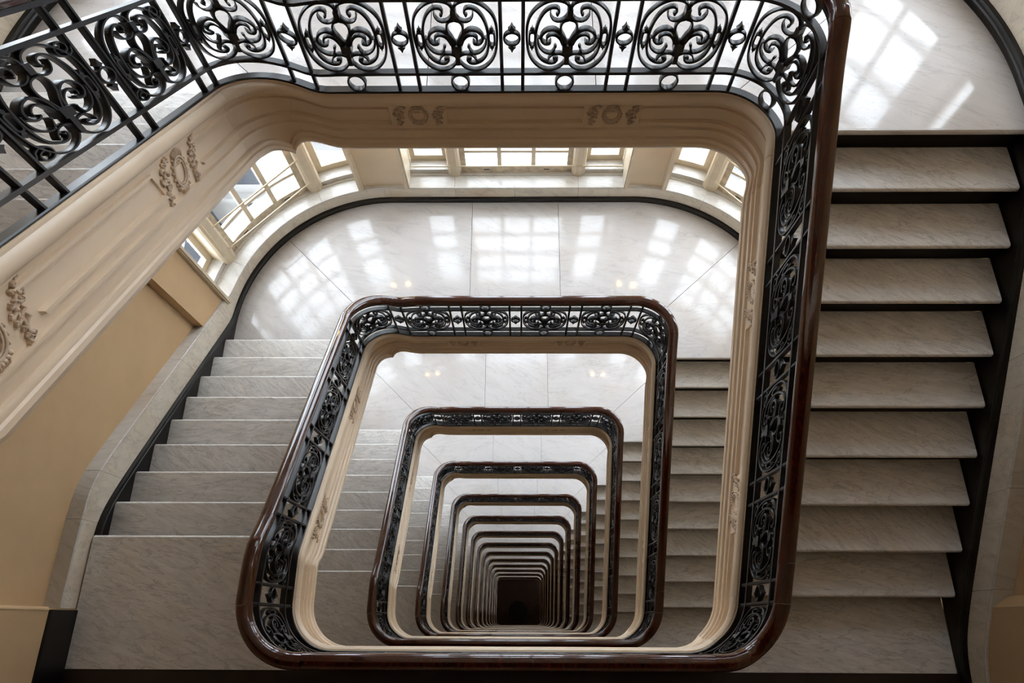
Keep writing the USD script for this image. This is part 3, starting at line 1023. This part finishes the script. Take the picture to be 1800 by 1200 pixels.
def repeat(name, build, ks, cat, label, group=None, kind=None, name_of=None):
    """build one, then copies at the other storeys"""
    first = None
    for k in ks:
        nm = name_of(k) if name_of else name
        ex = name_of is not None
        if first is None:
            first = thing(nm, label(k), cat, group, kind, exact=ex)
            build(first)
            UsdGeom.Xformable(stage.GetPrimAtPath(first)).GetOrderedXformOps()[0].Set(Gf.Vec3d(0, 0, zk(k)))
        else:
            copy_of(first, nm, (0, 0, zk(k)), label(k), cat, group, kind, exact=ex)


ALL = range(N_ST)
# walls (setting)
def wall_left_mesh():
    out = []
    zt, zb = 3.4, zk(N_ST)
    out.append(wbox(wL(.07), wL(2.67), .118, .45, zb, zt))
    for k in ALL:                                 # pier at the end of each landing
        out.append(wbox(wL(2.67), SW_L - 1.0 - .03, .030, .45, zk(k) + HALF + .26, zk(k - 1) + HALF - .02))
        out.append(wbox(wL(2.67), SW_L - 1.0 - .03, .055, .45, zk(k) + HALF - .6, zk(k) + HALF + .26))
    out.append(wbox(wL(-.40), wL(.066), .004, .45, zb, zt))
    out.append(wbox(wL(.066), wL(.075), .012, .45, zb, zt))
    # rounded corner bead of the corridor pilaster
    an = np.linspace(0, HP, 7)
    q = [(XL - .004 - .018 + .022 * math.cos(t), .062 + .022 * math.sin(t)) for t in an] + [(XL - .10, .084), (XL - .10, .062)]
    for k in ALL:
        out.append(grid_mesh(np.array([[(x, y, z) for x, y in q] for z in (zk(k) + .292, zk(k - 1) - .01)])))
    out.append(bx(XL - .45, XL - .02, Y_COR, -.40, zb, zt))
    return join(out)


def wall_right_mesh():
    out = []
    zt, zb = 3.4, zk(N_ST)
    out.append(wbox(wR(2.67), wR(.12), .135, .45, zb, zt))
    for k in ALL:
        out.append(wbox(SW_R + 1.0 + .03, wR(2.67), .030, .45, zk(k) + HALF + .26, zk(k - 1) + HALF - .02))
        out.append(wbox(SW_R + 1.0 + .03, wR(2.67), .055, .45, zk(k) + HALF - .6, zk(k) + HALF + .26))
    for k in range(N_ST + 1):
        out.append(wbox(wR(.10), wR(-.40), .020, .45, zk(k) + .25, zk(k - 1) + .0))
        out.append(wbox(wR(.10), wR(-.40), .056, .45, zk(k) - .1, zk(k) + .25))
        q = [(XR + .020, .10), (XR + .105, .165), (XR + .14, .165), (XR + .14, .10)]      # chamfered corner
        out.append(grid_mesh(np.array([[(x, y, z) for x, y in q] for z in (zk(k) + .40, zk(k - 1) + .0)])))
    out.append(bx(XR + .02, XR + .45, Y_COR, -.40, zb, zt))
    return join(out)


def wall_far_mesh():
    out = []
    a0, a1 = SW_L - 1.0 - .03, SW_R + 1.0 + .03
    gaps = [(SW_L + 1.0 + .03, SW_C - 1.225 - .03), (SW_C + 1.225 + .03, SW_R - 1.0 - .03)]
    for k in ALL:
        h = zk(k) + HALF
        top = zk(k - 1) + HALF - .0 if k else 3.4
        for g in gaps:
            out.append(wbox(g[0], g[1], .045, .45, h + .26, top))
        for c, hw, _, _ in WIN.values():
            out.append(wbox(c - hw - .03, c + hw + .03, .045, .45, h + WZ1, top))
        out.append(wbox(a0, a1, .056, .45, h - .65 if k < N_ST - 1 else zk(N_ST), h + .262))
    return join(out)


def setting(name, mesh, mat, label, smooth=False):
    p = usdkit.mesh(stage, '/World/' + name, mesh, MATS[mat], smooth)
    p.CreateDoubleSidedAttr(True)
    tag(p.GetPrim(), label, 'wall' if 'wall' in name else name.split('_')[0], kind='structure')


setting('wall_left', wall_left_mesh(), 'tan_plaster', 'tan plastered wall along the left flights')
setting('wall_right', wall_right_mesh(), 'tan_plaster', 'tan plastered wall along the right flights, in shade')
setting('wall_far', wall_far_mesh(), 'pier_plaster', 'cream plastered curved wall with window openings behind the half landings', 30)
setting('wall_near', bx(XL - .45, XR + .45, Y_COR - .2, Y_COR, zk(N_ST), 3.4), 'corridor_brown', 'plain brown wall at the back of the corridors')
setting('ceiling', join([bx(XL - .5, XR + .5, Y_COR - .2, YW + .5, 3.4, 3.6)]), 'ceiling_paint', 'plain ceiling over the stair well')
for k in range(1, N_ST):
    setting('floor' if k == 1 else 'floor_%03d' % (k - 1), bx(XL - .02, XR + .02, Y_COR, -.302, zk(k) - .40, zk(k) + .001), 'dark_floor',
            'dark corridor floor behind the floor landing %s' % lvl(k))
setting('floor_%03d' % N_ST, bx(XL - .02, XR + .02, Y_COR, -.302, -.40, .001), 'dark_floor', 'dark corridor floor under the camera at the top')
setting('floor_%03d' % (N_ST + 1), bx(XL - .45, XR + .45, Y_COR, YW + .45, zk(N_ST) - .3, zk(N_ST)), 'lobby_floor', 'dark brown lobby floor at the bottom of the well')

# trims: black base, marble band
def trim_left(root):
    black_board(root, wL(YL0 + .004), W0 + .02)
    marble_band(root, wL(.075), W0 + .02, .122, [wL(.66), wL(1.02), wL(2.2)])
    # tall black plinth at the corner of the corridor
    part(root, 'plinth', bevel_box(XL - .05, XL + .012, -.40, .066, 0, .29, .006), 'stone_black')


def trim_far(root):
    black_board(root, W0 + .02, W3 - .02)
    marble_band(root, W0 + .02, W3 - .02, .172, [W0 + .62, W0 + 1.74, SW_C - .70, SW_C - .02, SW_C + .70, W3 - 1.74, W3 - .62])


def trim_right(root):
    black_board(root, W3 - .02, wR(-.40))
    marble_band(root, W3 - .02, wR(-.38), .150, [wR(2.2), wR(1.45), wR(.75), wR(.2)])


n_tr = [0]


def trim_name(k):
    n_tr[0] += 1
    return 'trim_%d' % n_tr[0]


repeat('trim', trim_left, ALL, 'wall trim', lambda k: 'marble capped wainscot and black string board beside the left flight, %s' % lvl(k), kind='structure', name_of=trim_name)
repeat('trim', trim_far, ALL, 'wall trim', lambda k: 'curved marble sill band and black base round the half landing, %s' % lvl(k), kind='structure', name_of=trim_name)
repeat('trim', trim_right, ALL, 'wall trim', lambda k: 'marble wainscot and broad black string board beside the right flight, %s' % lvl(k), kind='structure', name_of=trim_name)
n_win = [0]


def win_name(k):
    n_win[0] += 1
    return 'window_%d' % n_win[0]


for side, (sc, hw, mo, cv) in WIN.items():
    desc = {'left': 'curved three-part window with a guard rod at the left of the half landing, %s', 'centre': 'straight three-part window in the middle of the half landing wall, %s',
            'right': 'curved three-part window at the right of the half landing, %s'}[side]
    repeat('window', lambda root: window(root, sc, hw, mo, cv), ALL, 'window', lambda k: desc % lvl(k), kind='structure', name_of=win_name)

repeat('half_landing', half_landing, ALL, 'landing', lambda k: 'polished white marble half landing with cream moulded edge, %s' % lvl(k), group=None)
repeat('floor_landing', floor_landing, ALL, 'landing', lambda k: 'narrow grey marble floor landing by the near railing, %s' % lvl(k))
repeat('stair_flight', flight_left, ALL, 'stairs', lambda k: 'white marble flight going down on the left, %s' % lvl(k))
repeat('stair_flight', flight_right, ALL, 'stairs', lambda k: 'white marble flight with black risers on the right, %s' % lvl(k))
FULL = range(0, 4)
REST = range(4, N_ST)
WHERE = {'near': 'near floor landing', 'left': 'left flight', 'far': 'half landing', 'right': 'right flight'}
for run, (s0, s1, pairs, pans, seams) in RUNS.items():
    lab = lambda k: 'black iron railing with mahogany handrail along the %s, %s' % (WHERE[run], lvl(k))
    repeat('stair_railing', lambda root: railing(root, s0, s1, pairs, None, pans, seams, True), FULL, 'railing', lab)
    repeat('stair_railing', lambda root: railing(root, s0, s1, pairs, None, pans, seams, False), REST, 'railing', lab)
for side, sc in (('left', W1 - .165), ('right', W2 + .165)):
    repeat('wall_lamp', lambda root: lamp(root, sc), ALL, 'wall lamp', lambda k: 'brass two-bulb wall lamp %s of the middle window, %s' % (side, lvl(k)))

# ------------------------------------------------------------------ lobby and street
t = thing('lobby_table', 'round dark table on the brown lobby floor at the bottom of the well', 'table', loc=(-.10, .75, zk(N_ST)))
part(t, 'table_top', trimesh.creation.revolve(np.array([(0, .70), (.62, .70), (.66, .72), (.66, .74), (.62, .76), (0, .76)]), sections=32), 'stone_black', 40)
part(t, 'pedestal', trimesh.creation.revolve(np.array([(0, 0), (.30, 0), (.30, .05), (.08, .12), (.07, .5), (.12, .70), (0, .70)]), sections=24), 'stone_black', 40)

b = thing('building', 'pale stone building across the street, seen through the landing windows', 'building', loc=(0, 0, 0))
zb = zk(N_ST) - 1
FY, FT = 19.0, -11.0
part(b, 'front_wall', bx(-30, 30, FY, FY + 8, zb, FT), 'facade_stone')
for f in range(10):
    z = zb + 3.6 * (f + 1)
    if z < FT:
        part(b, 'ledge', bx(-30, 30, FY - .35, FY, z, z + .3), 'facade_stone')
        for i in range(-7, 8):
            part(b, 'window', bx(i * 3.2 - .6, i * 3.2 + .6, FY - .03, FY + .1, z - 2.6, z - .6), 'facade_glass')
b = thing('building', 'grey side building close to the left landing windows', 'building', loc=(0, 0, 0))
part(b, 'front_wall', bx(-22, -14, 2, 17, zb, -9), 'facade_grey')
for f in range(10):
    z = zb + 3.6 * (f + 1)
    if z < -9:
        part(b, 'ledge', bx(-14, -13.7, 2, 17, z, z + .3), 'facade_stone')
        for i in range(4):
            part(b, 'window', bx(-14.05, -13.97, 3.2 + i * 3.6, 4.6 + i * 3.6, z - 2.6, z - .6), 'facade_glass')
setting('ground', bx(-40, 40, YW + .5, 40, zb - .2, zb), 'street', 'pale street far below outside the windows')
